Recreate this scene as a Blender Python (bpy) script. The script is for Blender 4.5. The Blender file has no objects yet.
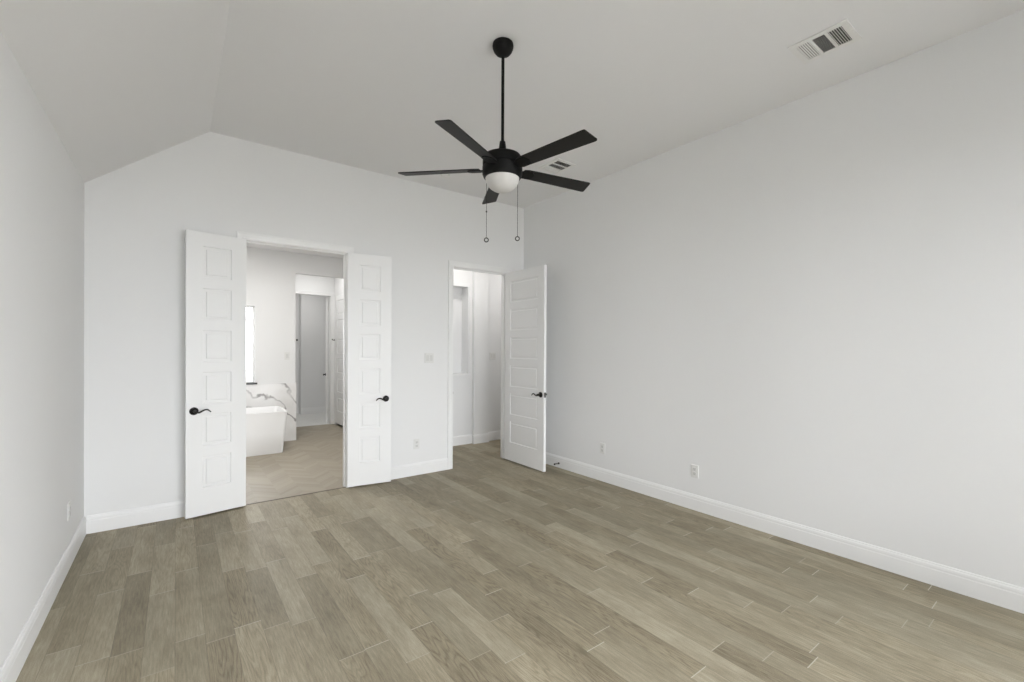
import bpy, bmesh, math, random
from mathutils import Vector, Matrix
from math import pi, sin, cos, radians

random.seed(4)
sc = bpy.context.scene
col = sc.collection

# ------------------------------------------------------------------ camera, world, light, exposure
EYE = 1.48
yaw, pitch, roll = 0.6442, -0.0033, 0.0047
s_, c_, cp, sp, cr, sr = sin(yaw), cos(yaw), cos(pitch), sin(pitch), cos(roll), sin(roll)
fwd = Vector((s_ * cp, c_ * cp, sp)); up0 = Vector((-s_ * sp, -c_ * sp, cp)); ri0 = Vector((c_, -s_, 0))
ri = cr * ri0 + sr * up0
up = cr * up0 - sr * ri0
cd = bpy.data.cameras.new('camera'); cam = bpy.data.objects.new('camera', cd); col.objects.link(cam)
M4 = Matrix.Identity(4)
for i in range(3):
    M4[i][0] = ri[i]; M4[i][1] = up[i]; M4[i][2] = -fwd[i]; M4[i][3] = (0, 0, EYE)[i]
cam.matrix_world = M4
cd.sensor_fit = 'HORIZONTAL'; cd.sensor_width = 36.0
cd.lens = 447.694 / 1024 * 36
cd.shift_y = (350.264 - 341) / 1024
cd.clip_start = 0.05
sc.camera = cam

vs = sc.view_settings
vs.view_transform = 'Standard'; vs.look = 'None'; vs.gamma = 1.0; vs.use_curve_mapping = False
vs.exposure = 0.0

w = bpy.data.worlds.new('sky'); sc.world = w; w.use_nodes = True
bg = w.node_tree.nodes['Background']
bg.inputs[0].default_value = (0.972, 0.968, 1.002, 1); bg.inputs[1].default_value = 13.7
try:
    sc.cycles.max_bounces = 14; sc.cycles.diffuse_bounces = 10
except Exception:
    pass


def lamp(name, kind, loc, power, size=(1, 1), aim=None, color=(1, 1, 1), spread=None):
    l = bpy.data.lights.new(name, kind); o = bpy.data.objects.new(name, l); col.objects.link(o)
    o.location = loc; l.energy = power; l.color = color
    if kind == 'AREA':
        l.shape = 'RECTANGLE'; l.size, l.size_y = size
        if spread: l.spread = spread
    if kind in ('POINT', 'SPOT'):
        l.shadow_soft_size = size[0]
    if aim is not None:
        o.rotation_euler = Vector(aim).to_track_quat('-Z', 'Y').to_euler()
    return o


# daylight enters through the real windows: portals only steer the sampling of the sky
def portal(loc, size, aim):
    o = lamp('window_portal', 'AREA', loc, 1, size, aim)
    o.data.cycles.is_portal = True
for wx in (0.25, 1.63, 3.01):
    portal((wx, -1.57, 1.50), (1.2, 2.4), (0, 1, 0))
portal((3.858, -0.6, 1.4), (1.3, 2.2), (-1, 0, 0))
portal((0.73, 7.93, 1.53), (0.46, 1.17), (0, -1, 0))
# lamps of the rooms beyond
lamp('bathroom_ceiling_light', 'AREA', (0.8, 6.2, 2.97), 35, (0.5, 0.5), (0, 0, -1), (1, 0.98, 0.95))
lamp('corridor_ceiling_light', 'AREA', (1.95, 8.4, 2.97), 6.5, (0.2, 0.2), (0, 0, -1), (1, 0.985, 0.96))
lamp('toilet_ceiling_light', 'AREA', (2.1, 9.9, 2.9), 8, (0.3, 0.3), (0, 0, -1), (1, 0.98, 0.95))
lamp('hall_ceiling_light', 'AREA', (4.45, 5.42, 2.97), 4, (0.12, 0.12), (0, 0, -1), (1, 0.97, 0.94))
lamp('hall_ceiling_light', 'AREA', (3.35, 5.42, 2.97), 6.5, (0.12, 0.12), (0, 0, -1), (1, 0.97, 0.94))

# ------------------------------------------------------------------ materials
class NT:
    def __init__(self, name):
        self.m = bpy.data.materials.new(name); self.m.use_nodes = True
        self.t = self.m.node_tree; self.n = self.t.nodes; self.p = self.n['Principled BSDF']
    def new(self, typ, **kw):
        n = self.n.new(typ)
        for k, v in kw.items(): setattr(n, k, v)
        return n
    def put(self, sock, v):
        if hasattr(v, 'is_output'): self.t.links.new(v, sock)
        elif v is not None: sock.default_value = v
    def math(self, op, a, b=None, c=None):
        n = self.new('ShaderNodeMath', operation=op)
        self.put(n.inputs[0], a); self.put(n.inputs[1], b); self.put(n.inputs[2], c)
        return n.outputs[0]
    def xyz(self, x, y, z=0.0):
        n = self.new('ShaderNodeCombineXYZ')
        self.put(n.inputs[0], x); self.put(n.inputs[1], y); self.put(n.inputs[2], z)
        return n.outputs[0]
    def coord(self, out='Object'):
        return self.new('ShaderNodeTexCoord').outputs[out]
    def sep(self, v):
        n = self.new('ShaderNodeSeparateXYZ'); self.put(n.inputs[0], v); return n.outputs
    def white(self, v):
        n = self.new('ShaderNodeTexWhiteNoise', noise_dimensions='3D'); self.put(n.inputs['Vector'], v)
        return n.outputs['Value']
    def noise(self, v, scale=1.0, detail=2.0, rough=0.5, dist=0.0):
        n = self.new('ShaderNodeTexNoise'); self.put(n.inputs['Vector'], v)
        n.inputs['Scale'].default_value = scale; n.inputs['Detail'].default_value = detail
        n.inputs['Roughness'].default_value = rough; n.inputs['Distortion'].default_value = dist
        return n.outputs[0]
    def ramp(self, v, stops, interp='LINEAR'):
        n = self.new('ShaderNodeValToRGB'); self.put(n.inputs[0], v); r = n.color_ramp; r.interpolation = interp
        while len(r.elements) < len(stops): r.elements.new(0.5)
        for e, (p, c) in zip(r.elements, stops):
            e.position = p; e.color = (*c, 1) if len(c) == 3 else c
        return n.outputs[0]
    def mix(self, f, a, b, mode='MIX'):
        n = self.new('ShaderNodeMix', data_type='RGBA', blend_type=mode)
        self.put(n.inputs[0], f); self.put(n.inputs[6], a); self.put(n.inputs[7], b)
        return n.outputs[2]
    def bump(self, hgt, strength=0.1, dist=0.01):
        n = self.new('ShaderNodeBump'); n.inputs['Strength'].default_value = strength; n.inputs['Distance'].default_value = dist
        self.put(n.inputs['Height'], hgt); self.t.links.new(n.outputs[0], self.p.inputs['Normal'])


def paint(name, c, rough=0.6, var=0.015, scale=40.0, bump=0.0, metal=0.0, spec=0.4):
    k = NT(name)
    v = k.coord()
    f = k.noise(v, scale, 3)
    a = tuple(x * (1 - var) for x in c) + (1,); b = tuple(min(1, x * (1 + var)) for x in c) + (1,)
    k.put(k.p.inputs['Base Color'], k.mix(f, a, b))
    k.p.inputs['Roughness'].default_value = rough; k.p.inputs['Metallic'].default_value = metal
    k.p.inputs['Specular IOR Level'].default_value = spec
    if bump: k.bump(k.noise(v, 160, 2), bump, 0.004)
    return k.m


def wood_floor():
    k = NT('oak_plank_floor')
    x, y, _ = k.sep(k.coord())
    W = 0.124
    xs = k.math('DIVIDE', x, W); ix = k.math('FLOOR', xs); fx = k.math('SUBTRACT', xs, ix)
    rr = k.white(k.xyz(ix, 3.7, 1.0)); r2 = k.white(k.xyz(ix, 9.1, 5.0))
    L = k.math('MULTIPLY_ADD', rr, 0.75, 0.65)
    yy = k.math('ADD', k.math('DIVIDE', y, L), k.math('MULTIPLY', r2, 17.0))
    iy = k.math('FLOOR', yy); fy = k.math('SUBTRACT', yy, iy)
    pr = k.white(k.xyz(ix, iy, 2.0)); pq = k.white(k.xyz(ix, iy, 7.0))
    o1 = k.math('MULTIPLY', pr, 53.0); o2 = k.math('MULTIPLY', pq, 37.0)
    # contour lines of a stretched field: cathedral grain
    f1 = k.noise(k.xyz(k.math('MULTIPLY_ADD', x, 11.0, o1), k.math('MULTIPLY_ADD', y, 1.15, o2), o1), 1.0, 2.0, 0.42)
    rings = k.math('MULTIPLY', k.math('POWER', k.math('MULTIPLY_ADD', k.math('SINE', k.math('MULTIPLY', f1, 125.0)), 0.5, 0.5), 3.0), -1.0)
    ringamt = k.math('MULTIPLY', k.math('SMOOTH_MAX', k.math('SUBTRACT', pq, 0.30), 0.0, 0.1), 0.40)
    # fine straight grain and blotches
    g = k.noise(k.xyz(k.math('MULTIPLY_ADD', x, 120.0, o1), k.math('MULTIPLY_ADD', y, 9.0, o2), o2), 1.0, 4, 0.72)
    bl = k.noise(k.xyz(k.math('MULTIPLY_ADD', x, 7.0, o2), k.math('MULTIPLY_ADD', y, 2.2, o1), o1), 1.0, 3, 0.6)
    fine = k.noise(k.coord(), 260, 2, 0.6)
    tone = k.math('MULTIPLY_ADD', pr, 0.36, 0.35)
    tone = k.math('ADD', tone, k.math('MULTIPLY', k.math('SUBTRACT', g, 0.5), 1.15))
    tone = k.math('ADD', tone, k.math('MULTIPLY', k.math('SUBTRACT', bl, 0.5), 0.80))
    tone = k.math('ADD', tone, k.math('MULTIPLY', k.math('SUBTRACT', fine, 0.5), 0.75))
    tone = k.math('ADD', tone, k.math('MULTIPLY', rings, ringamt))
    colr = k.ramp(tone, [(0.0, (0.158, 0.134, 0.092)), (0.35, (0.240, 0.209, 0.147)), (0.62, (0.310, 0.274, 0.198)), (1.0, (0.430, 0.386, 0.292))])
    # slight hue drift between boards
    colr = k.mix(k.math('MULTIPLY', pq, 0.30), colr, k.mix(1.0, colr, (1.05, 0.97, 0.86, 1), 'MULTIPLY'))
    ex = k.math('MULTIPLY', k.math('MINIMUM', fx, k.math('SUBTRACT', 1.0, fx)), W)
    eline = k.math('LESS_THAN', ex, 0.0013)
    ey = k.math('MULTIPLY', fy, L)
    nline = k.math('LESS_THAN', ey, 0.0045)
    colr = k.mix(k.math('MULTIPLY', eline, 0.45), colr, (0.13, 0.11, 0.08, 1))
    colr = k.mix(k.math('MULTIPLY', nline, k.math('MULTIPLY_ADD', pq, 0.7, 0.35)), colr, (0.50, 0.46, 0.385, 1))  # end joints painted paler for the light caught on their bevels
    k.put(k.p.inputs['Base Color'], colr)
    k.put(k.p.inputs['Roughness'], k.math('MULTIPLY_ADD', g, 0.16, 0.48))
    k.p.inputs['Specular IOR Level'].default_value = 0.35
    k.bump(k.math('SUBTRACT', g, k.math('MULTIPLY', eline, 1.0)), 0.10, 0.002)
    return k.m


def chevron_floor():
    k = NT('chevron_tile_floor')
    x, y, _ = k.sep(k.coord())
    CW, PW = 0.42, 0.075
    u = k.math('DIVIDE', x, CW); iu = k.math('FLOOR', u); fu = k.math('SUBTRACT', u, iu)
    tri = k.math('ABSOLUTE', k.math('SUBTRACT', fu, 0.5))
    v = k.math('DIVIDE', k.math('ADD', y, k.math('MULTIPLY', tri, CW)), PW)
    iv = k.math('FLOOR', v); fv = k.math('SUBTRACT', v, iv)
    half = k.math('FLOOR', k.math('MULTIPLY', u, 2.0))
    r = k.white(k.xyz(half, iv, 1.0))
    g = k.noise(k.xyz(k.math('MULTIPLY', x, 10.0), k.math('MULTIPLY', y, 30.0), r), 1.0, 3)
    t = k.math('ADD', k.math('MULTIPLY', r, 0.7), k.math('MULTIPLY', g, 0.3))
    c = k.ramp(t, [(0.0, (0.265, 0.230, 0.173)), (1.0, (0.345, 0.304, 0.235))])
    line = k.math('LESS_THAN', fv, 0.05)
    c = k.mix(k.math('MULTIPLY', line, 0.45), c, (0.42, 0.38, 0.32, 1))
    k.put(k.p.inputs['Base Color'], c)
    k.p.inputs['Roughness'].default_value = 0.5
    return k.m


def marble():
    k = NT('white_marble_tile')
    v = k.coord()
    d = k.noise(v, 1.8, 4, 0.6)
    x, y, z = k.sep(v)
    wv = k.new('ShaderNodeTexWave', wave_type='BANDS', bands_direction='DIAGONAL')
    wv.inputs['Scale'].default_value = 1.5; wv.inputs['Distortion'].default_value = 10.0
    wv.inputs['Detail'].default_value = 4.0; wv.inputs['Detail Scale'].default_value = 1.3
    k.put(wv.inputs['Vector'], v)
    vein = k.ramp(wv.outputs['Fac'], [(0.0, (1, 1, 1)), (0.03, (0.7, 0.7, 0.7)), (0.10, (0, 0, 0)), (1.0, (0, 0, 0))])
    mask = k.ramp(d, [(0.36, (0, 0, 0)), (0.50, (1, 1, 1))])
    f = k.math('MULTIPLY', vein, mask)
    soft = k.ramp(k.noise(v, 3.0, 3), [(0.4, (0.84, 0.835, 0.83)), (0.75, (0.72, 0.71, 0.70))])
    k.put(k.p.inputs['Base Color'], k.mix(f, soft, (0.33, 0.32, 0.315, 1)))
    k.p.inputs['Roughness'].default_value = 0.22
    return k.m


def tile_white():
    k = NT('white_floor_tile')
    b = k.new('ShaderNodeTexBrick'); k.put(b.inputs['Vector'], k.coord())
    b.inputs['Scale'].default_value = 3.2; b.inputs['Mortar Size'].default_value = 0.008
    b.inputs['Color1'].default_value = (0.76, 0.76, 0.74, 1); b.inputs['Color2'].default_value = (0.73, 0.73, 0.71, 1)
    b.inputs['Mortar'].default_value = (0.6, 0.6, 0.58, 1)
    k.put(k.p.inputs['Base Color'], b.outputs[0]); k.p.inputs['Roughness'].default_value = 0.35
    return k.m


def glass():
    k = NT('window_glass')
    tr = k.new('ShaderNodeBsdfTransparent'); gl = k.new('ShaderNodeBsdfGlossy'); gl.inputs['Roughness'].default_value = 0.02
    fr = k.new('ShaderNodeFresnel'); fr.inputs[0].default_value = 1.45
    tint = k.noise(k.coord(), 4.0, 1)
    k.put(tr.inputs[0], k.ramp(tint, [(0.0, (0.95, 0.97, 0.97)), (1.0, (0.97, 0.98, 0.98))]))
    mx = k.new('ShaderNodeMixShader'); k.put(mx.inputs[0], fr.outputs[0])
    k.put(mx.inputs[1], tr.outputs[0]); k.put(mx.inputs[2], gl.outputs[0])
    k.put(k.n['Material Output'].inputs[0], mx.outputs[0])
    return k.m


M = {
    'wall': paint('warm_white_wall_paint', (0.770, 0.772, 0.772), 0.85, 0.006, 30, 0.04),
    'ceil': paint('white_ceiling_paint', (0.760, 0.756, 0.757), 0.9, 0.006, 30, 0.04),
    'trim': paint('white_semigloss_trim', (0.81, 0.812, 0.81), 0.38, 0.004, 20),
    'door': paint('white_door_paint', (0.80, 0.802, 0.80), 0.42, 0.004, 20),
    'plate': paint('white_plastic', (0.715, 0.715, 0.70), 0.35, 0.004, 60),
    'socket': paint('grey_white_plastic', (0.63, 0.63, 0.615), 0.4, 0.01, 60),
    'slot': paint('dark_slot', (0.16, 0.16, 0.16), 0.6, 0.05, 60),
    'black': paint('matte_black_metal', (0.005, 0.005, 0.0048), 0.55, 0.06, 60, 0, 0, 0.16),
    'blade': paint('black_fan_blade', (0.0125, 0.0118, 0.011), 0.50, 0.12, 90, 0, 0, 0.22),
    'bronze': paint('black_bronze', (0.014, 0.013, 0.012), 0.33, 0.08, 90, 0, 0.6),
    'opal': paint('frosted_opal_glass', (0.60, 0.59, 0.57), 0.35, 0.006, 20),
    'vent': paint('white_vent_enamel', (0.74, 0.735, 0.72), 0.5, 0.01, 40),
    'duct': paint('dark_duct', (0.10, 0.10, 0.095), 0.8, 0.05, 30),
    'steel': paint('satin_nickel', (0.55, 0.54, 0.52), 0.35, 0.03, 90, 0, 0.9),
    'acrylic': paint('white_acrylic', (0.88, 0.88, 0.88), 0.18, 0.003, 10),
    'sill': paint('black_stone_sill', (0.035, 0.033, 0.032), 0.35, 0.1, 40),
    'strip': paint('dark_threshold_metal', (0.13, 0.105, 0.08), 0.45, 0.05, 80, 0, 0.3),
    'ground': paint('outdoor_ground', (0.37, 0.36, 0.335), 0.95, 0.15, 3),
    'floor': wood_floor(), 'chevron': chevron_floor(), 'marble': marble(), 'tile': tile_white(), 'glass': glass(),
}

# ------------------------------------------------------------------ mesh helpers
def link(name, bm, mat, parent=None, loc=None, smooth=False):
    bmesh.ops.recalc_face_normals(bm, faces=bm.faces[:])
    me = bpy.data.meshes.new(name); bm.to_mesh(me); bm.free()
    me.materials.append(M[mat])
    if smooth:
        for p in me.polygons: p.use_smooth = True
        me.set_sharp_from_angle(angle=radians(38))
    o = bpy.data.objects.new(name, me); col.objects.link(o)
    if parent is not None: o.parent = parent
    if loc is not None: o.location = loc
    return o


def tag(o, label, cat, group=None, kind=None):
    o['label'] = label; o['category'] = cat
    if group: o['group'] = group
    if kind: o['kind'] = kind
    return o


def empty(name, loc, rot=(0, 0, 0)):
    o = bpy.data.objects.new(name, None); col.objects.link(o)
    o.empty_display_size = 0.1; o.location = loc; o.rotation_euler = rot
    return o


def box(bm, x0, x1, y0, y1, z0, z1):
    v = [bm.verts.new((x, y, z)) for x in (x0, x1) for y in (y0, y1) for z in (z0, z1)]
    for f in ((0, 1, 3, 2), (4, 6, 7, 5), (0, 4, 5, 1), (2, 3, 7, 6), (0, 2, 6, 4), (1, 5, 7, 3)):
        bm.faces.new([v[i] for i in f])
    return v


def bevel_all(bm, r, seg=2, ang=30):
    es = [e for e in bm.edges if len(e.link_faces) == 2 and e.calc_face_angle(0) > radians(ang)]
    bmesh.ops.bevel(bm, geom=es, offset=r, segments=seg, affect='EDGES', profile=0.5)


def lathe(bm, prof, seg=40, axis='Z', cap=True):
    rings = []
    for r, z in prof:
        if r < 1e-6:
            rings.append([bm.verts.new((0, 0, z))]); continue
        rings.append([bm.verts.new((r * cos(2 * pi * i / seg), r * sin(2 * pi * i / seg), z)) for i in range(seg)])
    for a, b in zip(rings, rings[1:]):
        for i in range(seg):
            j = (i + 1) % seg
            if len(a) == 1 and len(b) == 1: continue
            if len(a) == 1: bm.faces.new((a[0], b[i], b[j]))
            elif len(b) == 1: bm.faces.new((a[i], b[0], a[j]))
            else: bm.faces.new((a[i], b[i], b[j], a[j]))
    if cap:
        for r in (rings[0], rings[-1]):
            if len(r) > 1: bm.faces.new(r)
    if axis == 'Y':
        bmesh.ops.rotate(bm, verts=bm.verts[:], cent=(0, 0, 0), matrix=Matrix.Rotation(-pi / 2, 3, 'X'))
    return bm


def tube(bm, pts, rad, seg=10, closed=False):
    pts = [Vector(p) for p in pts]; n = len(pts)
    rad = rad if isinstance(rad, (list, tuple)) else [rad] * n
    rings = []
    prevn = None
    for i, p in enumerate(pts):
        if closed: t = (pts[(i + 1) % n] - pts[i - 1]).normalized()
        else: t = (pts[min(i + 1, n - 1)] - pts[max(i - 1, 0)]).normalized()
        if prevn is None:
            a = Vector((0, 0, 1)) if abs(t.z) < 0.9 else Vector((1, 0, 0))
            nrm = (a - t * a.dot(t)).normalized()
        else:
            nrm = (prevn - t * prevn.dot(t)).normalized()
        prevn = nrm; b = t.cross(nrm)
        rings.append([bm.verts.new(p + rad[i] * (cos(2 * pi * k / seg) * nrm + sin(2 * pi * k / seg) * b)) for k in range(seg)])
    last = n if closed else n - 1
    for i in range(last):
        a, b2 = rings[i], rings[(i + 1) % n]
        for k in range(seg):
            bm.faces.new((a[k], a[(k + 1) % seg], b2[(k + 1) % seg], b2[k]))
    if not closed:
        bm.faces.new(rings[0]); bm.faces.new(rings[-1])
    return bm


def slab(name, axis, p0, p1, a0, a1, z0, z1, holes=(), mat='wall', topfn=None, extra=()):
    """A wall normal to axis ('x' or 'y') between p0 and p1, spanning a0..a1 and z0..z1, with holes (a0,a1,z0,z1) cut through."""
    As = sorted(set([a0, a1] + [h[0] for h in holes] + [h[1] for h in holes] + list(extra)))
    Zs = sorted(set([z0, z1] + [h[2] for h in holes] + [h[3] for h in holes]))
    solid = {}
    for i in range(len(As) - 1):
        for j in range(len(Zs) - 1):
            ca, cz = (As[i] + As[i + 1]) / 2, (Zs[j] + Zs[j + 1]) / 2
            solid[i, j] = not any(h[0] < ca < h[1] and h[2] < cz < h[3] for h in holes)
    bm = bmesh.new(); cache = {}
    def V(i, j, p):
        key = (i, j, p)
        if key not in cache:
            a, z = As[i], Zs[j]
            if topfn and j == len(Zs) - 1: z = topfn(a)
            cache[key] = bm.verts.new((p, a, z) if axis == 'x' else (a, p, z))
        return cache[key]
    for (i, j), ok in solid.items():
        if not ok: continue
        for p in (p0, p1):
            bm.faces.new((V(i, j, p), V(i + 1, j, p), V(i + 1, j + 1, p), V(i, j + 1, p)))
        for (di, dj, q) in ((-1, 0, ((i, j), (i, j + 1))), (1, 0, ((i + 1, j), (i + 1, j + 1))), (0, -1, ((i, j), (i + 1, j))), (0, 1, ((i, j + 1), (i + 1, j + 1)))):
            if not solid.get((i + di, j + dj), False):
                a, b = q
                bm.faces.new((V(*a, p0), V(*b, p0), V(*b, p1), V(*a, p1)))
    return link(name, bm, mat)


def structure(o, label, cat):
    o['kind'] = 'structure'; o['label'] = label; o['category'] = cat
    return o


# ------------------------------------------------------------------ dimensions
XL, XR, YB, YF = -0.577, 3.838, 4.85, -1.55
ZC, ZL, XRID = 3.416, 2.772, 0.240
WT = 0.115
YB2 = YB + WT
HEAD = 2.486                      # opening height
D0, D1 = 0.519, 1.447             # double door opening
E0, E1 = 2.732, 3.545             # entry opening
def ceil_z(x): return ZL + (x - XL) / (XRID - XL) * (ZC - ZL) if x < XRID else ZC

# ------------------------------------------------------------------ floors
bm = bmesh.new()
box(bm, XL - 0.1, XR + 0.1, YF - 0.1, 4.860, -0.06, 0)
box(bm, 2.60, 5.1, 4.860, 6.35, -0.06, 0)
structure(link('floor', bm, 'floor'), 'greige oak plank floor of the empty bedroom', 'floor')
bm = bmesh.new(); box(bm, -0.70, 2.60, 4.860, 9.09, -0.06, 0)
structure(link('floor_bathroom', bm, 'chevron'), 'beige chevron tile floor beyond the double doors', 'floor')
bm = bmesh.new(); box(bm, 1.3, 3.2, 9.09, 11.5, -0.06, 0)
structure(link('floor_toilet', bm, 'tile'), 'white tile floor in the small far room', 'floor')
bm = bmesh.new(); box(bm, D0, D1, 4.852, 4.866, -0.01, 0.0035)
structure(link('trim_1', bm, 'strip'), 'thin dark strip between the planks and the bathroom tile', 'threshold')
bm = bmesh.new(); box(bm, -40, 40, -40, 40, -0.30, -0.2)
structure(link('ground', bm, 'ground'), 'ground outside the house', 'ground')

# ------------------------------------------------------------------ bedroom shell
structure(slab('wall_back', 'y', YB, YB2, XL - 0.1, XR + 0.1, 0, 3.6, [(D0 - 0.018, D1 + 0.018, 0, HEAD + 0.018), (E0 - 0.018, E1 + 0.018, 0, HEAD + 0.018)],
               topfn=lambda a: ceil_z(max(a, XL - 0.1)) + 0.004, extra=(XRID,)), 'white back wall with the two doorways', 'wall')
structure(slab('wall_left', 'x', XL - 0.1, XL, YF - 0.1, YB, 0, ZL + 0.004), 'white left wall under the sloped ceiling', 'wall')
RWIN = (-1.25, 0.05, 0.3, 2.5)
structure(slab('wall_right', 'x', XR, XR + 0.1, YF - 0.1, YB, 0, ZC + 0.004, [RWIN]), 'long white right wall', 'wall')
WINS = [(-0.35, 0.85, 0.3, 2.7), (1.03, 2.23, 0.3, 2.7), (2.41, 3.61, 0.3, 2.7)]
structure(slab('wall_front', 'y', YF - 0.15, YF, XL, XR, 0, 3.6, WINS, topfn=lambda a: ceil_z(a) + 0.004, extra=(XRID,)), 'white window wall behind the viewpoint', 'wall')
bm = bmesh.new()
prof = [(XL - 0.1, ceil_z(XL - 0.1)), (XRID, ZC), (XR + 0.1, ZC), (XR + 0.1, ZC + 0.1), (XRID, ZC + 0.1), (XL - 0.1, ceil_z(XL - 0.1) + 0.1)]
ra = [bm.verts.new((x, YF - 0.15, z)) for x, z in prof]; rb = [bm.verts.new((x, YB2, z)) for x, z in prof]
bm.faces.new(ra); bm.faces.new(rb)
for i in range(6):
    j = (i + 1) % 6; bm.faces.new((ra[i], ra[j], rb[j], rb[i]))
structure(link('ceiling', bm, 'ceil'), 'white ceiling, flat on the right and sloped down to the left wall', 'ceiling')


def window(name, axis_y0, a0, a1, z0, z1, label, f=0.045):
    """frame in a wall normal to y; axis_y0 = plane of the sash"""
    y = axis_y0
    bm = bmesh.new()
    box(bm, a0, a0 + f, y, y + 0.05, z0, z1); box(bm, a1 - f, a1, y, y + 0.05, z0, z1)
    box(bm, a0 + f, a1 - f, y, y + 0.05, z0, z0 + f); box(bm, a0 + f, a1 - f, y, y + 0.05, z1 - f, z1)
    root = link(name, bm, 'trim'); structure(root, label, 'window')
    bm = bmesh.new(); box(bm, a0 + f, a1 - f, y + 0.022, y + 0.028, z0 + f, z1 - f)
    link('glass_pane', bm, 'glass', root)
    return root
wr = window('window_5', 0.0, 0.0, RWIN[1] - RWIN[0], RWIN[2], RWIN[3], 'white framed window in the right wall behind the viewpoint')
wr.location = (XR + 0.08, RWIN[0], 0); wr.rotation_euler = (0, 0, pi / 2)
window('window_2', YF - 0.13, *WINS[0], 'left white framed window behind the viewpoint')
window('window_3', YF - 0.13, *WINS[1], 'middle white framed window behind the viewpoint')
window('window_4', YF - 0.13, *WINS[2], 'right white framed window behind the viewpoint')


# baseboards: one profile swept along a straight wall
BB = [(0, 0), (0.0145, 0), (0.0145, 0.098), (0.0125, 0.103), (0.0125, 0.110), (0.0135, 0.113), (0.0115, 0.126), (0.0080, 0.131), (0.0065, 0.139), (0.003, 0.142), (0, 0.142)]
def baseboard(name, p0, p1, nrm, label, parent=None, bm=None):
    own = bm is None
    bm = bm or bmesh.new()
    p0, p1, n = Vector((*p0, 0)), Vector((*p1, 0)), Vector((*nrm, 0))
    a = [bm.verts.new(p0 + n * d + Vector((0, 0, z))) for d, z in BB]
    b = [bm.verts.new(p1 + n * d + Vector((0, 0, z))) for d, z in BB]
    for i in range(len(BB)):
        j = (i + 1) % len(BB); bm.faces.new((a[i], a[j], b[j], b[i]))
    bm.faces.new(a); bm.faces.new(b)
    if own: return structure(link(name, bm, 'trim'), label, 'baseboard')
CW = 0.072
baseboard('baseboard_left', (XL, YF), (XL, YB), (1, 0), 'white baseboard along the left wall')
baseboard('baseboard_right', (XR, YF), (XR, YB), (-1, 0), 'white baseboard along the right wall')
bm = bmesh.new()
for a, b in ((XL + 0.0145, D0 - CW), (D1 + CW, E0 - CW), (E1 + CW, XR - 0.0145)):
    baseboard('', (a, YB), (b, YB), (0, -1), '', bm=bm)
structure(link('baseboard_back', bm, 'trim'), 'white baseboard pieces along the back wall', 'baseboard')


def casing(name, a0, a1, head, y_front, y_back, label, stop=None, cw=0.068, sides=(-1, 1)):
    """jamb liner plus profiled casing on both faces of a wall normal to y"""
    bm = bmesh.new()
    j = 0.018
    box(bm, a0 - j, a0, y_front, y_back, 0, head); box(bm, a1, a1 + j, y_front, y_back, 0, head)
    box(bm, a0 - j, a1 + j, y_front, y_back, head, head + j)
    if stop is not None:   # door stop strip
        s0, s1 = stop
        box(bm, a0, a0 + 0.011, s0, s1, 0, head); box(bm, a1 - 0.011, a1, s0, s1, 0, head)
        box(bm, a0 + 0.011, a1 - 0.011, s0, s1, head - 0.011, head)
    rv = 0.004
    for sgn in sides:
        y = y_front if sgn < 0 else y_back
        # profile across the casing: (distance from inner edge, thickness)
        pr = [(0, 0), (0, 0.011), (0.012, 0.013), (0.020, 0.0115), (0.048, 0.0155), (0.056, 0.0185), (cw, 0.0185), (cw, 0)]
        def ring(pt):
            return [bm.verts.new(pt(d, t)) for d, t in pr]
        i0, i1, hz = a0 - rv, a1 + rv, head + rv
        A = ring(lambda d, t: (i0 - d, y + sgn * t, 0)); B = ring(lambda d, t: (i0 - d, y + sgn * t, hz + d))
        C = ring(lambda d, t: (i1 + d, y + sgn * t, hz + d)); D = ring(lambda d, t: (i1 + d, y + sgn * t, 0))
        for P, Q in ((A, B), (B, C), (C, D)):
            for k in range(len(pr)):
                m = (k + 1) % len(pr); bm.faces.new((P[k], P[m], Q[m], Q[k]))
        bm.faces.new(A); bm.faces.new(D)
    return structure(link(name, bm, 'trim'), label, 'door casing')
casing('trim_2', D0, D1, HEAD, YB, YB2, 'white casing around the double doorway', stop=(YB + 0.04, YB + 0.075))
t3 = casing('trim_3', E0, E1, HEAD, YB, YB2, 'white casing around the hallway doorway', stop=(YB + 0.04, YB + 0.075))
bm = bmesh.new(); box(bm, E0, E0 + 0.003, YB + 0.004, YB + 0.034, 0.905, 0.965); box(bm, E0 - 0.002, E0 + 0.004, YB - 0.009, YB + 0.006, 0.922, 0.948)
o = link('strike_plate', bm, 'steel', t3); o['label'] = 'small metal strike plate on the left jamb'

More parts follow.
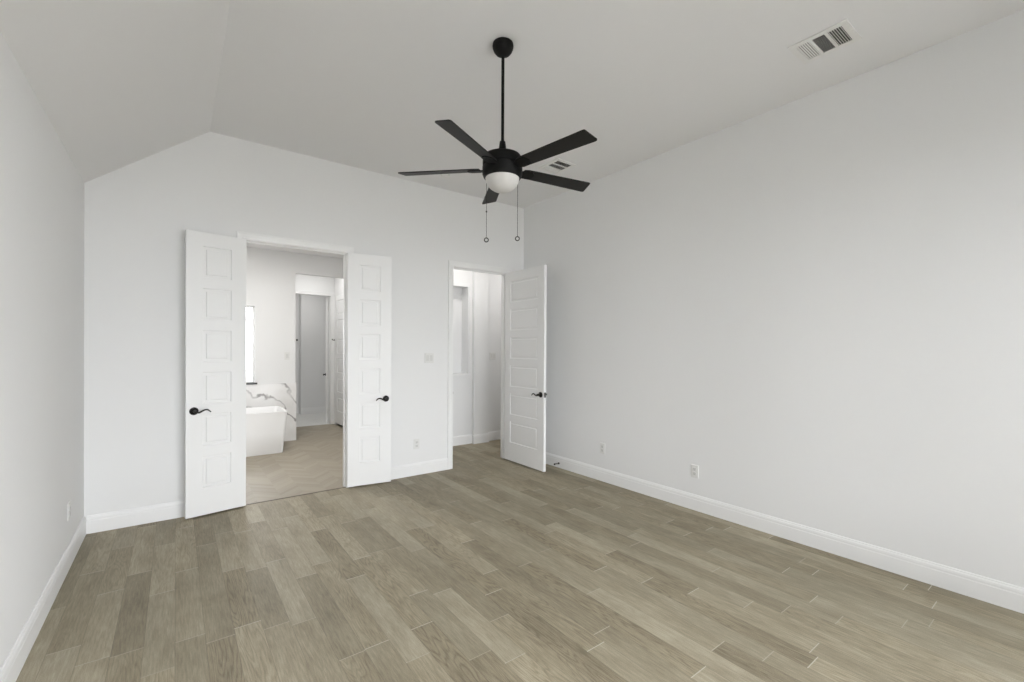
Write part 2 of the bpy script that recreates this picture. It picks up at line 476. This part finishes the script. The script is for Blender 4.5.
# ------------------------------------------------------------------ doors
PB, PH, PG = 0.240, 0.273, 0.0935     # bottom rail, panel height, gap between panels
def door_leaf(bm, w0, w1, z0, z1, ya, yb, stile):
    """six stacked square panels on both faces"""
    xs = [w0, w0 + stile, w1 - stile, w1]
    zs = [z0]; z = z0 + PB
    for i in range(6):
        zs += [z, z + PH]; z += PH + PG
    zs.append(z1)
    for y, inward in ((ya, 1 if yb > ya else -1), (yb, -1 if yb > ya else 1)):
        grid = [[bm.verts.new((x, y, zz)) for zz in zs] for x in xs]
        for i in range(3):
            for j in range(len(zs) - 1):
                q = (grid[i][j], grid[i + 1][j], grid[i + 1][j + 1], grid[i][j + 1])
                if i == 1 and j % 2 == 1:
                    prev = q
                    x0, x1_, za, zb = xs[1], xs[2], zs[j], zs[j + 1]
                    for ins, dep in ((0.003, 0.009), (0.010, 0.0095), (0.026, 0.0095), (0.030, 0.0025)):
                        cur = [bm.verts.new((a, y + inward * dep, b)) for a, b in ((x0 + ins, za + ins), (x1_ - ins, za + ins), (x1_ - ins, zb - ins), (x0 + ins, zb - ins))]
                        for k in range(4):
                            m = (k + 1) % 4; bm.faces.new((prev[k], prev[m], cur[m], cur[k]))
                        prev = cur
                    bm.faces.new(prev)
                else:
                    bm.faces.new(q)
    c = [[(w0, ya, z0), (w0, yb, z0), (w0, yb, z1), (w0, ya, z1)], [(w1, ya, z0), (w1, yb, z0), (w1, yb, z1), (w1, ya, z1)],
         [(w0, ya, z0), (w1, ya, z0), (w1, yb, z0), (w0, yb, z0)], [(w0, ya, z1), (w1, ya, z1), (w1, yb, z1), (w0, yb, z1)]]
    for q in c: bm.faces.new([bm.verts.new(p) for p in q])
    bmesh.ops.remove_doubles(bm, verts=bm.verts[:], dist=1e-5)


def lever_handle(parent, x, y, z, ny, dirx, label='black lever handle'):
    """rosette against the face at y (outward normal ny along local y) with a waved lever towards dirx"""
    bm = bmesh.new()
    lathe(bm, [(0.0, 0), (0.034, 0), (0.034, 0.004), (0.031, 0.010), (0.022, 0.014), (0.013, 0.017), (0.0115, 0.030), (0.0135, 0.048), (0.0125, 0.056), (0, 0.058)], 32, 'Y', cap=False)
    if ny < 0: bmesh.ops.scale(bm, vec=(1, -1, 1), verts=bm.verts[:])
    o = link('door_handle', bm, 'bronze', parent, (x, y, z), True); o['label'] = label
    bm = bmesh.new()
    pts, rad = [], []
    for i in range(19):
        t = i / 18
        pts.append((dirx * (0.002 + 0.112 * t), ny * (0.046 + 0.004 * sin(pi * t)), -0.003 - 0.011 * sin(2 * pi * t * 0.75) * (1 - t) + 0.014 * sin(pi * min(1, max(0, (t - 0.25) / 0.75))) + (-0.010 * max(0, (t - 0.8) / 0.2))))
        rad.append(0.0085 - 0.0035 * t if t < 0.95 else 0.0045)
    tube(bm, pts, rad, 12)
    link('lever', bm, 'bronze', o, None, True)
    return o


def hinge(parent, x, y, z, mat='steel'):
    bm = bmesh.new(); lathe(bm, [(0.0045, -0.005), (0.0045, -0.002), (0.007, -0.001), (0.007, 0.089), (0.0045, 0.09), (0.0045, 0.094)], 14)
    link('hinge', bm, mat, parent, (x, y, z), True)


def door(name, pin, rot_deg, w, sign, label, stile, handles=(1,), hinge_mat=None, hz=(0.20, 0.88, 1.55, 2.22), handle_z=0.93, z0=0.016):
    root_bm = bmesh.new()
    T = 0.035
    door_leaf(root_bm, 0.003, w, z0, 2.482, 0.0, sign * T, stile)
    o = link(name, root_bm, 'door', None, (pin[0], pin[1], 0))
    o.rotation_euler = (0, 0, radians(rot_deg))
    structure(o, label, 'door')
    for hside in handles:   # 1 = on the far (thickness) face, -1 = on the pin face
        y = sign * T if hside == 1 else 0.0
        ny = sign if hside == 1 else -sign
        lever_handle(o, w - 0.058, y, handle_z, ny, -1)
    if hinge_mat:
        for z in hz: hinge(o, -0.003, -0.004 * sign, z, hinge_mat)
    return o
door('door_1', (D0, 4.8305), -169.5, 0.464, 1, 'narrow white six panel leaf, left of the pair, folded open against the back wall', 0.121, handles=(1,))
door('door_2', (D1, 4.8305), -8.5, 0.458, -1, 'narrow white six panel leaf, right of the pair, with handle on its right edge', 0.121, handles=(1,))
d3 = door('door_3', (E1, 4.829), -90.5, 0.800, -1, 'wide white six panel door standing open beside the right wall', 0.118, handles=(1, -1))
bm = bmesh.new(); box(bm, 0.8, 0.8025, -0.030, -0.005, 0.90, 0.96); bevel_all(bm, 0.001, 1)
o = link('latch_plate', bm, 'bronze', d3); o['label'] = 'black latch plate on the door edge'

# ------------------------------------------------------------------ bathroom beyond the double doors
YW, YW2 = 7.82, 7.94
XW = 1.534          # right end of the window wall
BX1 = 2.47          # right wall of bathroom and corridor
ZB = 3.0
structure(slab('wall_bathroom_far', 'y', YW, YW2, XL, BX1, 0, ZB, [(XW, BX1 + 0.1, 0, 2.676), (0.50, 0.962, 0.945, 2.114)]), 'white bathroom wall with a window and a tall opening', 'wall')
structure(slab('wall_bathroom_left', 'x', -0.677, XL, YB2, YW2, 0, ZB), 'white left wall of the bathroom', 'wall')
structure(slab('wall_bathroom_right', 'x', BX1, BX1 + 0.12, YB2, 9.06, 0, ZB, [(8.03, 8.99, 0, 2.47)]), 'white right wall of the bathroom and corridor', 'wall')
structure(slab('wall_light_block', 'x', BX1 + 0.125, BX1 + 0.2, 7.9, 9.06, 0, ZB), 'added unseen wall blocking outdoor light behind the corridor door', 'wall')  # unseen slab added to stop outdoor light leaking under the door
structure(slab('wall_corridor_left', 'x', 1.30, 1.40, YW2, 9.06, 0, ZB), 'white left wall of the short corridor', 'wall')
structure(slab('wall_corridor_far', 'y', 9.06, 9.18, 1.30, 3.2, 0, ZB, [(1.742, 2.418, 0, 2.504)]), 'white wall around the far inner doorway', 'wall')
casing('trim_4', 1.76, 2.400, HEAD, 9.06, 9.18, 'white casing around the far inner doorway', cw=0.066, sides=(-1,))
structure(slab('wall_toilet_far', 'y', 10.75, 11.4, 2.222, 3.1, 0, ZB), 'grey-lit back wall of the small far room', 'wall')
structure(slab('wall_toilet_recess', 'y', 11.00, 11.1, 1.3, 2.222, 0, ZB), 'recessed wall left in the small far room', 'wall')
structure(slab('wall_toilet_left', 'x', 1.30, 1.40, 9.18, 11.0, 0, ZB), 'left wall of the small far room', 'wall')
structure(slab('wall_toilet_right', 'x', 3.1, 3.2, 9.18, 11.4, 0, ZB), 'right wall of the small far room', 'wall')
bm = bmesh.new()
baseboard('', (2.222, 10.75), (3.1, 10.75), (0, -1), '', bm=bm); baseboard('', (1.4, 11.00), (2.222, 11.00), (0, -1), '', bm=bm)
structure(link('baseboard_toilet', bm, 'trim'), 'white baseboard in the small far room', 'baseboard')
bm = bmesh.new(); box(bm, -0.677, BX1 + 0.12, YB2, 9.06, ZB, ZB + 0.1)
structure(link('ceiling_bathroom', bm, 'ceil'), 'white ceiling of the bathroom', 'ceiling')
bm = bmesh.new(); box(bm, 1.3, 3.2, 9.06, 11.4, ZB, ZB + 0.1)
structure(link('ceiling_toilet', bm, 'ceil'), 'white ceiling of the small far room', 'ceiling')
bm = bmesh.new(); box(bm, XL, XW + 0.012, YW - 0.016, YW, 0, 0.918); box(bm, XW, XW + 0.012, YW, YW2, 0, 0.918)
structure(link('trim_5', bm, 'marble'), 'white marble wainscot with grey veins behind the bathtub', 'wainscot')
win = window('window_1', YW + 0.07, 0.50, 0.962, 0.945, 2.114, 'bright white framed bathroom window above the marble', f=0.018)
bm = bmesh.new(); box(bm, 0.466, 0.996, YW - 0.035, YW + 0.07, 0.920, 0.946); bevel_all(bm, 0.003, 2)
o = link('window_sill', bm, 'sill', win); o['label'] = 'black window sill'

# far inner door, open edge-on, and the corridor door in the right wall
door('door_4', (2.387, 9.195), 75.3, 0.61, 1, 'white inner door seen edge-on in the far doorway', 0.12, handles=(1,), hinge_mat='plate')
d5 = door('door_5', (BX1 - 0.004, 8.97), -90.0, 0.90, 1, 'white panelled door in the right corridor wall', 0.12, handles=(1,), hinge_mat=None, z0=0.04)
bm = bmesh.new()
for a0, a1 in ((8.03, 8.05), (8.975, 8.99)): box(bm, BX1 - 0.006, BX1 + 0.12, a0, a1, 0, 2.47)
box(bm, BX1 - 0.006, BX1 + 0.12, 8.05, 8.975, 2.458, 2.47)
structure(link('trim_6', bm, 'trim'), 'white jamb of the corridor door', 'door casing')

# bathtub
def rrect(hx, hy, r, n=8, cx=0, cy=0):
    pts = []
    for qx, qy, a0 in ((1, 1, 0), (-1, 1, 90), (-1, -1, 180), (1, -1, 270)):
        for i in range(n + 1):
            a = radians(a0 + 90 * i / n)
            pts.append((cx + qx * (hx - r) + r * cos(a), cy + qy * (hy - r) + r * sin(a)))
    return pts
tub = empty('bathtub', (0.43, 7.325, 0))
tag(tub, 'white freestanding rectangular bathtub before the marble wainscot', 'bathtub')
bm = bmesh.new()
L = [(0.0, 0.783, 0.335, 0.040), (0.006, 0.788, 0.340, 0.042), (0.30, 0.815, 0.350, 0.045), (0.575, 0.843, 0.362, 0.048), (0.582, 0.845, 0.363, 0.048), (0.585, 0.843, 0.361, 0.047),
     (0.585, 0.828, 0.346, 0.038), (0.580, 0.824, 0.342, 0.038), (0.40, 0.785, 0.315, 0.09), (0.20, 0.735, 0.280, 0.11), (0.14, 0.690, 0.245, 0.13), (0.125, 0.60, 0.20, 0.13)]
prev = None
for z, hx, hy, r in L:
    ring = [bm.verts.new((x, y, z)) for x, y in rrect(hx, hy, r)]
    if prev:
        for i in range(len(ring)):
            j = (i + 1) % len(ring); bm.faces.new((prev[i], prev[j], ring[j], ring[i]))
    else:
        bm.faces.new(ring)
    prev = ring
bm.faces.new(prev)
link('tub_shell', bm, 'acrylic', tub, None, True)
bm = bmesh.new(); lathe(bm, [(0, 0), (0.03, 0), (0.03, 0.003), (0.02, 0.005), (0, 0.005)], 24, cap=False)
link('drain', bm, 'steel', tub, (-0.3, 0, 0.125), True)

# ------------------------------------------------------------------ hallway beyond the entry
HY = 5.972
structure(slab('wall_hall_far', 'y', HY, HY + 0.20, 2.60, 5.0, 0, ZB, [(3.05, 3.632, 1.092, 2.437)]), 'white hallway wall with a tall niche', 'wall')
structure(slab('wall_hall_niche', 'y', HY + 0.20, HY + 0.26, 2.60, 5.0, 0, ZB), 'back of the hallway niche', 'wall')
structure(slab('wall_hall_pier', 'y', HY - 0.065, HY, 3.705, 3.965, 0, ZB), 'shallow white pier standing out from the hallway wall', 'wall')
structure(slab('wall_hall_left', 'x', 2.60, 2.65, YB2, HY, 0, ZB), 'white left end wall of the hallway', 'wall')
structure(slab('wall_hall_right', 'x', 4.9, 5.0, YB2, HY, 0, ZB), 'white right end wall of the hallway', 'wall')
structure(slab('wall_hall_front', 'y', YB2 - 0.06, YB2, XR + 0.1, 5.0, 0, ZB), 'hallway side of the bedroom wall', 'wall')
bm = bmesh.new(); box(bm, 2.60, 5.0, YB2, HY + 0.26, ZB, ZB + 0.1)
structure(link('ceiling_hall', bm, 'ceil'), 'white ceiling of the hallway', 'ceiling')
bm = bmesh.new()
baseboard('', (2.65, HY), (3.705, HY), (0, -1), '', bm=bm); baseboard('', (3.965, HY), (4.9, HY), (0, -1), '', bm=bm)
baseboard('', (3.6905, HY - 0.065), (3.9795, HY - 0.065), (0, -1), '', bm=bm)
structure(link('baseboard_hall', bm, 'trim'), 'white baseboard along the hallway wall', 'baseboard')
bm = bmesh.new(); box(bm, 3.05, 3.645, HY - 0.016, HY + 0.02, 1.068, 1.092); bevel_all(bm, 0.004, 2)
structure(link('trim_7', bm, 'trim'), 'white ledge at the foot of the hallway niche', 'ledge')

# ------------------------------------------------------------------ ceiling fan
FX, FY = 1.656, 2.315
fan = empty('ceiling_fan', (FX, FY, ZC))
tag(fan, 'black five-blade ceiling fan with a white bowl light hanging from the ceiling', 'ceiling fan')
def fz(z): return z - ZC + 0.02
bm = bmesh.new()
lathe(bm, [(0.0, 0), (0.060, 0), (0.065, -0.004), (0.067, -0.018), (0.065, -0.032), (0.058, -0.050), (0.046, -0.065), (0.032, -0.074), (0.018, -0.078), (0.0, -0.079)], 44, cap=False)
link('canopy', bm, 'black', fan, None, True)
bm = bmesh.new(); lathe(bm, [(0.0098, fz(2.70)), (0.0098, fz(3.305))], 20)
link('downrod', bm, 'black', fan, None, True)
bm = bmesh.new(); lathe(bm, [(0.0, fz(2.775)), (0.0165, fz(2.775)), (0.0185, fz(2.770)), (0.0245, fz(2.725)), (0.030, fz(2.708)), (0.033, fz(2.690)), (0, fz(2.690))], 28, cap=False)
link('coupling', bm, 'black', fan, None, True)
bm = bmesh.new()
lathe(bm, [(0.0, fz(2.700)), (0.055, fz(2.698)), (0.090, fz(2.692)), (0.114, fz(2.682)), (0.123, fz(2.668)), (0.126, fz(2.645)), (0.1255, fz(2.622)), (0.119, fz(2.619)), (0.119, fz(2.614)), (0.127, fz(2.611)),
           (0.127, fz(2.566)), (0.120, fz(2.548)), (0.114, fz(2.540)), (0.109, fz(2.540)), (0.0, fz(2.540))], 56, cap=False)
link('motor_housing', bm, 'black', fan, None, True)
bm = bmesh.new()
bowl = [(0.1075, fz(2.541))] + [(0.1075 * cos(a), fz(2.541) - 0.088 * sin(a)) for a in [radians(d) for d in range(6, 90, 6)]] + [(0.0, fz(2.541) - 0.088)]
lathe(bm, bowl, 48, cap=False)
bm.faces.new([v for v in bm.verts if abs(v.co.z - fz(2.541)) < 1e-5])
o = link('light_bowl', bm, 'opal', fan, None, True); o['label'] = 'white frosted glass bowl'
PITCH = radians(-12.5)
def blade_bm():
    bm = bmesh.new()
    r0, r1 = 0.145, 0.668
    out = []
    top = [(r0, 0.040), (r0 + 0.05, 0.047), (r1 + 0.004, 0.055)]
    # rounded root, straight sides widening outward, slightly slanted tip with eased corners
    contour = [(r0, 0.036), (r0 + 0.03, 0.045), (r1 - 0.006, 0.055), (r1 + 0.003, 0.052), (r1 + 0.006, 0.045),
               (r1 - 0.008, -0.046), (r1 - 0.012, -0.053), (r1 - 0.021, -0.055), (r0 + 0.03, -0.045), (r0, -0.036)]
    t = 0.0035
    a = [bm.verts.new((x, y, t)) for x, y in contour]; b = [bm.verts.new((x, y, -t)) for x, y in contour]
    bm.faces.new(a); bm.faces.new(b)
    for i in range(len(a)):
        j = (i + 1) % len(a); bm.faces.new((a[i], a[j], b[j], b[i]))
    bmesh.ops.rotate(bm, verts=bm.verts[:], cent=(0, 0, 0), matrix=Matrix.Rotation(PITCH, 3, 'X'))
    return bm
def iron_bm():
    bm = bmesh.new()
    contour = [(0.095, 0.020), (0.125, 0.024), (0.150, 0.040), (0.205, 0.038), (0.222, 0.022), (0.226, 0), (0.222, -0.022), (0.205, -0.038), (0.150, -0.040), (0.125, -0.024), (0.095, -0.020)]
    a = [bm.verts.new((x, y, -0.0095)) for x, y in contour]; b = [bm.verts.new((x, y, -0.0037)) for x, y in contour]
    bm.faces.new(a); bm.faces.new(b)
    for i in range(len(a)):
        j = (i + 1) % len(a); bm.faces.new((a[i], a[j], b[j], b[i]))
    bmesh.ops.rotate(bm, verts=bm.verts[:], cent=(0, 0, 0), matrix=Matrix.Rotation(PITCH, 3, 'X'))
    return bm
for k in range(5):
    bl = link('fan_blade', blade_bm(), 'blade', fan, (0, 0, fz(2.600)))
    bl.rotation_euler = (0, 0, radians(-8.6 + 72 * k))
    link('blade_bracket', iron_bm(), 'black', bl)
# pull chains: beads on a cord, each with a ring
def pull_chain(x, y, z0, z1, knot=None):
    bm = bmesh.new()
    n = int((z0 - z1) / 0.0085)
    tube(bm, [(x, y, fz(z0)), (x, y, fz((z0 + z1) / 2)), (x, y, fz(z1))], 0.0011, 6)
    for i in range(n):
        bmesh.ops.create_icosphere(bm, subdivisions=1, radius=0.0024, matrix=Matrix.Translation((x, y, fz(z0 - 0.0085 * (i + 0.5)))))
    if knot: bmesh.ops.create_uvsphere(bm, u_segments=10, v_segments=6, radius=0.0055, matrix=Matrix.Translation((x, y, fz(knot))))
    ch = link('pull_chain', bm, 'bronze', fan, None, True)
    bm = bmesh.new()
    R = 0.0125
    d = Vector((c_, -s_, 0))
    tube(bm, [(x + d.x * R * cos(a), y + d.y * R * cos(a), fz(z1) - R + R * sin(a)) for a in [2 * pi * i / 24 for i in range(24)]], 0.0032, 8, closed=True)
    link('chain_ring', bm, 'bronze', ch, None, True)
R_ = Vector((c_, -s_, 0))
p = R_ * -0.100; pull_chain(p.x, p.y, 2.556, 2.163, 2.33)
p = R_ * 0.097 + Vector((0, 0, 0)); pull_chain(p.x, p.y, 2.556, 2.172)

# ------------------------------------------------------------------ ceiling vents
def vent_at(x, y, label):
    root = empty('air_vent', (x, y, ZC))
    tag(root, label, 'air vent', 'air vents in the bedroom ceiling')
    hx, hy = 0.135, 0.158          # outer half sizes
    ix, iy = 0.098, 0.121          # louvre field half sizes
    bm = bmesh.new()
    bars = [-iy, -iy / 3 - 0.008, -iy / 3 + 0.008, iy / 3 - 0.008, iy / 3 + 0.008, iy]
    def ringbox(x0, x1, y0, y1):
        box(bm, x0, x1, y0, y1, -0.006, 0)
    ringbox(-hx, -ix, -hy, hy); ringbox(ix, hx, -hy, hy)
    ringbox(-ix, ix, -hy, -iy); ringbox(-ix, ix, iy, hy)
    ringbox(-ix, ix, bars[1], bars[2]); ringbox(-ix, ix, bars[3], bars[4])
    link('vent_frame', bm, 'vent', root)
    bm = bmesh.new(); box(bm, -ix, ix, -iy, iy, -0.0008, -0.0002)
    link('duct_opening', bm, 'duct', root)
    banks = [(bars[0], bars[1], 'x', -1), (bars[2], bars[3], 'y', 1), (bars[4], bars[5], 'x', 1)]
    for y0, y1, run, tilt in banks:
        bm = bmesh.new()
        if run == 'x':
            n = 6
            for i in range(n):
                yc = y0 + (y1 - y0) * (i + 0.5) / n
                vv = [(-ix, yc - tilt * 0.0030, -0.001), (ix, yc - tilt * 0.0030, -0.001), (ix, yc + tilt * 0.0026, -0.0050), (-ix, yc + tilt * 0.0026, -0.0050)]
                a = [bm.verts.new(q) for q in vv]; b = [bm.verts.new((q[0], q[1] + 0.0009, q[2])) for q in vv]
                bm.faces.new(a); bm.faces.new(b)
                for k in range(4):
                    m = (k + 1) % 4; bm.faces.new((a[k], a[m], b[m], b[k]))
        else:
            n = 15
            for i in range(n):
                xc = -ix + 2 * ix * (i + 0.5) / n
                vv = [(xc + 0.0040, y0, -0.001), (xc + 0.0040, y1, -0.001), (xc - 0.0025, y1, -0.0075), (xc - 0.0025, y0, -0.0075)]
                a = [bm.verts.new(q) for q in vv]; b = [bm.verts.new((q[0] + 0.0009, q[1], q[2])) for q in vv]
                bm.faces.new(a); bm.faces.new(b)
                for k in range(4):
                    m = (k + 1) % 4; bm.faces.new((a[k], a[m], b[m], b[k]))
        link('louvre_bank', bm, 'vent', root)
vent_at(3.262, 1.085, 'white ceiling air vent nearer the camera, upper right above the right wall')
vent_at(3.230, 3.520, 'white ceiling air vent seen between the fan blades, near the back wall')

det = empty('smoke_detector', (2.394, 4.445, ZC))
tag(det, 'small round white disc on the ceiling just below the left fan blade', 'smoke detector')
bm = bmesh.new(); lathe(bm, [(0, 0), (0.050, 0), (0.050, -0.010), (0.046, -0.022), (0.036, -0.028), (0, -0.029)], 36, cap=False)
link('detector_body', bm, 'plate', det, None, True)
bm = bmesh.new(); lathe(bm, [(0, -0.028), (0.012, -0.028), (0.012, -0.031), (0, -0.0315)], 20, cap=False)
link('detector_button', bm, 'plate', det, None, True)

# ------------------------------------------------------------------ outlets and switches (built facing -y, then turned)
def plate_root(name, loc, rz, label, cat, group=None):
    return tag(empty(name, loc, (0, 0, rz)), label, cat, group)
def plate_mesh(root, wd, ht):
    bm = bmesh.new(); box(bm, -wd / 2, wd / 2, -0.006, 0, -ht / 2, ht / 2)
    es = [e for e in bm.edges if all(v.co.y < -0.003 for v in e.verts)]
    bmesh.ops.bevel(bm, geom=es, offset=0.003, segments=2, affect='EDGES', profile=0.5)
    link('cover_plate', bm, 'plate', root)
def outlet(loc, rz, label):
    r = plate_root('wall_outlet', loc, rz, label, 'outlet', 'wall outlets')
    plate_mesh(r, 0.072, 0.117)
    for zc in (0.0205, -0.0205):
        bm = bmesh.new(); box(bm, -0.0168, 0.0168, -0.0085, -0.006, zc - 0.0145, zc + 0.0145); bevel_all(bm, 0.001, 1)
        s = link('receptacle', bm, 'socket', r)
        bm = bmesh.new()
        box(bm, -0.0075, -0.0055, -0.0090, -0.0085, zc - 0.002, zc + 0.007); box(bm, 0.0055, 0.0075, -0.0090, -0.0085, zc - 0.001, zc + 0.006)
        box(bm, -0.002, 0.002, -0.0090, -0.0085, zc - 0.010, zc - 0.006)
        link('socket_slots', bm, 'slot', s)
def switch(loc, rz, label, gangs):
    r = plate_root('light_switch', loc, rz, label, 'light switch', 'light switches')
    wd = 0.072 if gangs == 1 else 0.117
    plate_mesh(r, wd, 0.117)
    for g in range(gangs):
        xc = 0 if gangs == 1 else (-0.023 + 0.046 * g)
        bm = bmesh.new()
        vv = [(xc - 0.0165, -0.006, -0.033), (xc + 0.0165, -0.006, -0.033), (xc + 0.0165, -0.006, 0.033), (xc - 0.0165, -0.006, 0.033)]
        ww = [(xc - 0.0165, -0.0105, -0.033), (xc + 0.0165, -0.0105, -0.033), (xc + 0.0165, -0.0068, 0.033), (xc - 0.0165, -0.0068, 0.033)]
        a = [bm.verts.new(q) for q in vv]; b = [bm.verts.new(q) for q in ww]
        bm.faces.new(a); bm.faces.new(b)
        for k in range(4):
            m = (k + 1) % 4; bm.faces.new((a[k], a[m], b[m], b[k]))
        link('rocker', bm, 'socket', r)
outlet((2.253, YB, 0.362), 0, 'white wall outlet low on the back wall between the doorways')
outlet((XR, 3.405, 0.366), -pi / 2, 'white wall outlet low on the right wall, nearer the open hallway door')
outlet((XR, 2.287, 0.357), -pi / 2, 'white wall outlet low on the right wall, farther from the hallway door')
outlet((XL, 4.209, 0.371), pi / 2, 'white wall outlet low on the left wall near the corner')
switch((2.411, YB, 1.366), 0, 'white light switch on the back wall left of the hallway doorway', 2)
switch((4.095, HY, 1.358), 0, 'white light switch on the hallway wall seen through the doorway', 2)
switch((1.411, YW, 1.349), 0, 'white light switch on the bathroom wall above the marble', 1)

# door stop on the right baseboard
ds = tag(empty('door_stop', (XR - 0.0145, 4.105, 0.055)), 'small black door stop sticking out of the right baseboard by the open door', 'door stop')
bm = bmesh.new(); lathe(bm, [(0, 0), (0.013, 0), (0.013, 0.004), (0.007, 0.008), (0.0055, 0.012), (0.0055, 0.066), (0, 0.066)], 20, cap=False)
bmesh.ops.rotate(bm, verts=bm.verts[:], cent=(0, 0, 0), matrix=Matrix.Rotation(-pi / 2, 3, 'Y'))
link('stop_rod', bm, 'bronze', ds, None, True)
bm = bmesh.new(); lathe(bm, [(0, 0.066), (0.0095, 0.066), (0.0095, 0.078), (0.007, 0.082), (0, 0.082)], 20, cap=False)
bmesh.ops.rotate(bm, verts=bm.verts[:], cent=(0, 0, 0), matrix=Matrix.Rotation(-pi / 2, 3, 'Y'))
link('rubber_tip', bm, 'bronze', ds, None, True)

# small dark hooks in the rooms beyond
def hook(loc, rz, label):
    r = tag(empty('wall_hook', loc, (0, 0, rz)), label, 'hook', 'small dark hooks beyond the bathroom')
    bm = bmesh.new(); lathe(bm, [(0, 0), (0.020, 0), (0.020, 0.005), (0.010, 0.008), (0, 0.008)], 20, 'Y', cap=False)
    bmesh.ops.scale(bm, vec=(1, -1, 1), verts=bm.verts[:])
    link('hook_base', bm, 'bronze', r, None, True)
    bm = bmesh.new(); tube(bm, [(0, -0.006, 0), (0, -0.032, -0.004), (0, -0.048, 0.004), (0, -0.054, 0.020)], [0.007, 0.007, 0.007, 0.008], 10)
    link('hook_arm', bm, 'bronze', r, None, True)
hook((2.186, 11.00, 1.655), 0, 'small dark hook on the recessed wall of the small far room')
hook((BX1, 9.01, 1.635), -pi / 2, 'small dark hook on the right corridor wall beside the white inner casing')
